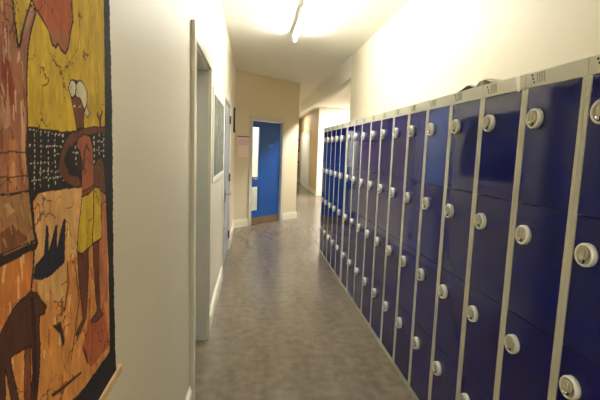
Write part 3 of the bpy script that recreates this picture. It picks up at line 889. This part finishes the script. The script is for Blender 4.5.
    mx = nt.nodes.new('ShaderNodeVectorMath'); mx.operation = 'SCALE'
    nt.links.new(a.outputs['Color'], mx.inputs[0]); nt.links.new(pm.outputs['Value'], mx.inputs['Scale'])
    mc = nt.nodes.new('ShaderNodeMix'); mc.data_type = 'RGBA'; mc.inputs['B'].default_value = rgb(60, 40, 24)
    sc = nt.nodes.new('ShaderNodeMath'); sc.operation = 'MULTIPLY'; sc.inputs[1].default_value = .75
    nt.links.new(lt.outputs['Value'], sc.inputs[0]); nt.links.new(sc.outputs['Value'], mc.inputs['Factor'])
    nt.links.new(mx.outputs['Vector'], mc.inputs['A']); nt.links.new(mc.outputs['Result'], b.inputs['Base Color'])
    me.materials.append(m)
    root = empty('wall_hanging', (XW, (Y0c + Y1c) / 2, .90), 'large ochre and black batik cloth wall hanging with painted figure, at left', 'wall hanging')
    o = bpy.data.objects.new('cloth', me); C.objects.link(o)
    o.parent = root; o.location = -Vector(root.location)
    for z in (.929, 1.978):
        b2 = MB(); b2.box((XW + .001, Y0c - .03, z - .011), (XW + .013, Y1c + .036, z + .011), .004)
        r = b2.build('batten', M['wood'], root); r.location = -Vector(root.location)
batik()

# ------------------------------------------------------------------ pictures and notices
p = empty('framed_picture', (XW, 4.04, 1.57), 'wide grey-green framed picture on left wall between the two side doors', 'picture')
b = MB(); y0, y1, z0, z1, fw, d = -.63, .63, -.375, .375,   .045, .02
b.box((.001, y0, z0), (d, y0 + fw, z1), .004); b.box((.001, y1 - fw, z0), (d, y1, z1), .004); b.box((.001, y0 + fw, z1 - fw), (d, y1 - fw, z1), .004); b.box((.001, y0 + fw, z0), (d, y1 - fw, z0 + fw), .004)
b.build('frame', M['frame_white'], p)
b = MB(); b.box((.003, y0 + fw, z0 + fw), (.015, y1 - fw, z1 - fw)); b.build('print', M['picture'], p)

p = empty('framed_notice', (XW, 7.26, 1.93), 'small black framed notice seen edge on, left wall near the corridor end', 'notice')
b = MB(); b.box((.001, -.12, -.2), (.032, .12, .2), .006); b.build('frame', M['black'], p)
b = MB(); b.box((.032, -.09, -.17), (.034, .09, .17)); b.build('sheet', M['paper'], p)

def endpt(s, n, z):
    return EW @ Vector((s, n, z))
p = empty('notice', endpt(.215, 0, 1.505), 'pink paper notice with dark top edge on the wall beside the blue door', 'notice', rz=PI / 4)
b = MB(); b.box((-.155, -.004, -.195), (.155, -.0006, .185)); b.build('sheet', M['pink'], p)
b = MB(); b.box((-.155, -.006, .168), (.155, -.004, .188)); b.build('heading_strip', mat('dark_strip', rgb(92, 66, 70), .5), p)
b = MB(); b.box((-.12, -.0055, .02), (.12, -.004, .13)); b.build('picture_block', M['pink_dark'], p)

p = empty('noticeboard', (XF, 19.5, 1.4), 'dark noticeboard with pinned papers on the far corridor wall', 'noticeboard')
b = MB(); b.box((-.03, -.75, -.55), (-.0008, .75, .55), .006); b.build('board', mat('dark_board', rgb(60, 48, 46), .7), p)
b = MB(); b.box((-.036, -.78, .55), (-.001, .78, .58)); b.box((-.036, -.78, -.58), (-.001, .78, -.55)); b.box((-.036, -.78, -.55), (-.001, -.75, .55)); b.box((-.036, .75, -.55), (-.001, .78, .55)); b.build('frame', M['wood'], p)
cols = [(190, 60, 50), (226, 222, 210), (200, 150, 60), (226, 222, 210), (120, 90, 70), (210, 205, 190)]
for i, (yy, zz) in enumerate(((-.45, .25), (0, .28), (.42, .22), (-.42, -.25), (.05, -.22), (.45, -.27))):
    b = MB(); b.box((-.033, yy - .17, zz - .2), (-.0305, yy + .17, zz + .2)); b.build('pinned_paper', mat('pinned_%d' % i, rgb(*cols[i]), .6), p)

# ------------------------------------------------------------------ grey cupboard seen through the panes of the blue door
p = empty('cupboard', endpt(.35, 1.35, 0), 'low grey cupboard glimpsed through the glass panes of the blue door', 'cupboard', rz=PI / 4)
b = MB(); b.box((-.6, 0, .06), (.6, .4, 1.0), .004); b.box((-.57, .03, 0), (.57, .38, .06)); b.build('body', M['greyblue'], p)
b = MB(); b.box((-.62, -.02, 1.0), (.62, .42, 1.03), .004); b.build('top', M['wood'], p)
for s in (-1, 1):
    b = MB(); b.box((s * .005, -.018, .08), (s * .59, -.001, .98), .003); d = b.build('door', M['steel_grey'], p)
    b = MB(); b.box((s * .05, -.034, .5), (s * .065, -.018, .64), .003); b.build('handle', M['black'], d)

# ------------------------------------------------------------------ ceiling lights
def batten_light(x, y0, y1, label, tube='tube', drop=.098):
    yc = (y0 + y1) / 2; h = (y1 - y0) / 2
    t = empty('ceiling_light', (x, yc, CEIL), label, 'ceiling light')
    b = MB(); b.box((-.035, -h, -.06), (.035, h, -.0005), .004); b.build('housing', M['frame_white'], t)
    b = MB(); b.lathe([(.014, 0), (.014, 2 * h - .10)], (0, -h + .05, -drop), 'y', sign=1, n=16); b.build('tube', M[tube], t)
    for s in (-1, 1):
        b = MB(); b.box((-.014, s * (h - .048), -.114), (.014, s * (h - .012), -.0605), .003); b.build('lamp_holder', M['frame_white'], t)
    return t
batten_light(.465, 2.75, 5.17, 'long fluorescent batten light on the corridor ceiling above the lockers')
batten_light(.465, -2.9, -.7, 'fluorescent batten light on the ceiling behind the camera')
def panel_light(x, y, wx, wy, label, glow):
    t = empty('ceiling_light', (x, y, CEIL), label, 'ceiling light')
    b = MB()
    b.box((-wx - .02, -wy - .02, -.014), (-wx, wy + .02, -.0005)); b.box((wx, -wy - .02, -.014), (wx + .02, wy + .02, -.0005))
    b.box((-wx, -wy - .02, -.014), (wx, -wy, -.0005)); b.box((-wx, wy, -.014), (wx, wy + .02, -.0005))
    b.build('frame', M['frame_white'], t)
    b = MB(); b.box((-wx, -wy, -.009), (wx, wy, -.001)); b.build('diffuser', M[glow], t)
panel_light(1.83, 8.6, .06, .75, 'slim recessed light strip in the lobby ceiling behind the beam', 'panel')
panel_light(3.45, 12.6, .3, .6, 'square recessed light panel in the lobby ceiling before the bright far wall', 'tube_white')
panel_light(1.52, 17.0, .15, .6, 'recessed light panel on the far corridor ceiling', 'tube_dim')
t = batten_light(0, 0, 1.2, 'fluorescent batten light inside the room behind the blue door', 'tube_lobby')
t.location = endpt(.6, 1.2, CEIL); t.rotation_euler = (0, 0, -PI / 4)

# ------------------------------------------------------------------ world, camera, colour
w = bpy.data.worlds.new('world'); bpy.context.scene.world = w; w.use_nodes = True
w.node_tree.nodes['Background'].inputs['Color'].default_value = (.02, .02, .02, 1)

f, pitch, yaw, roll, hc = 423.416, 0.1192, 0.1146, 0.0352, 1.4891
fw = Vector((math.sin(yaw) * math.cos(pitch), math.cos(yaw) * math.cos(pitch), -math.sin(pitch)))
r = fw.cross(Vector((0, 0, 1))).normalized(); u = r.cross(fw)
Rr = r * math.cos(roll) + u * math.sin(roll); Uu = -r * math.sin(roll) + u * math.cos(roll)
cam = bpy.data.cameras.new('camera'); cam.sensor_fit = 'HORIZONTAL'; cam.sensor_width = 36; cam.lens = f / 600 * 36; cam.clip_start = .05
co = bpy.data.objects.new('camera', cam); C.objects.link(co)
mw = Matrix.Identity(4)
for i in range(3):
    mw[i][0], mw[i][1], mw[i][2] = Rr[i], Uu[i], -fw[i]
mw[2][3] = hc
co.matrix_world = mw
S = bpy.context.scene
S.camera = co
S.view_settings.view_transform = 'Standard'
S.view_settings.look = 'None'
S.view_settings.gamma = 1
S.view_settings.use_curve_mapping = False
S.view_settings.exposure = 1.3
S.cycles.use_denoising = True
S.cycles.max_bounces = 14
S.cycles.diffuse_bounces = 8
S.cycles.glossy_bounces = 6
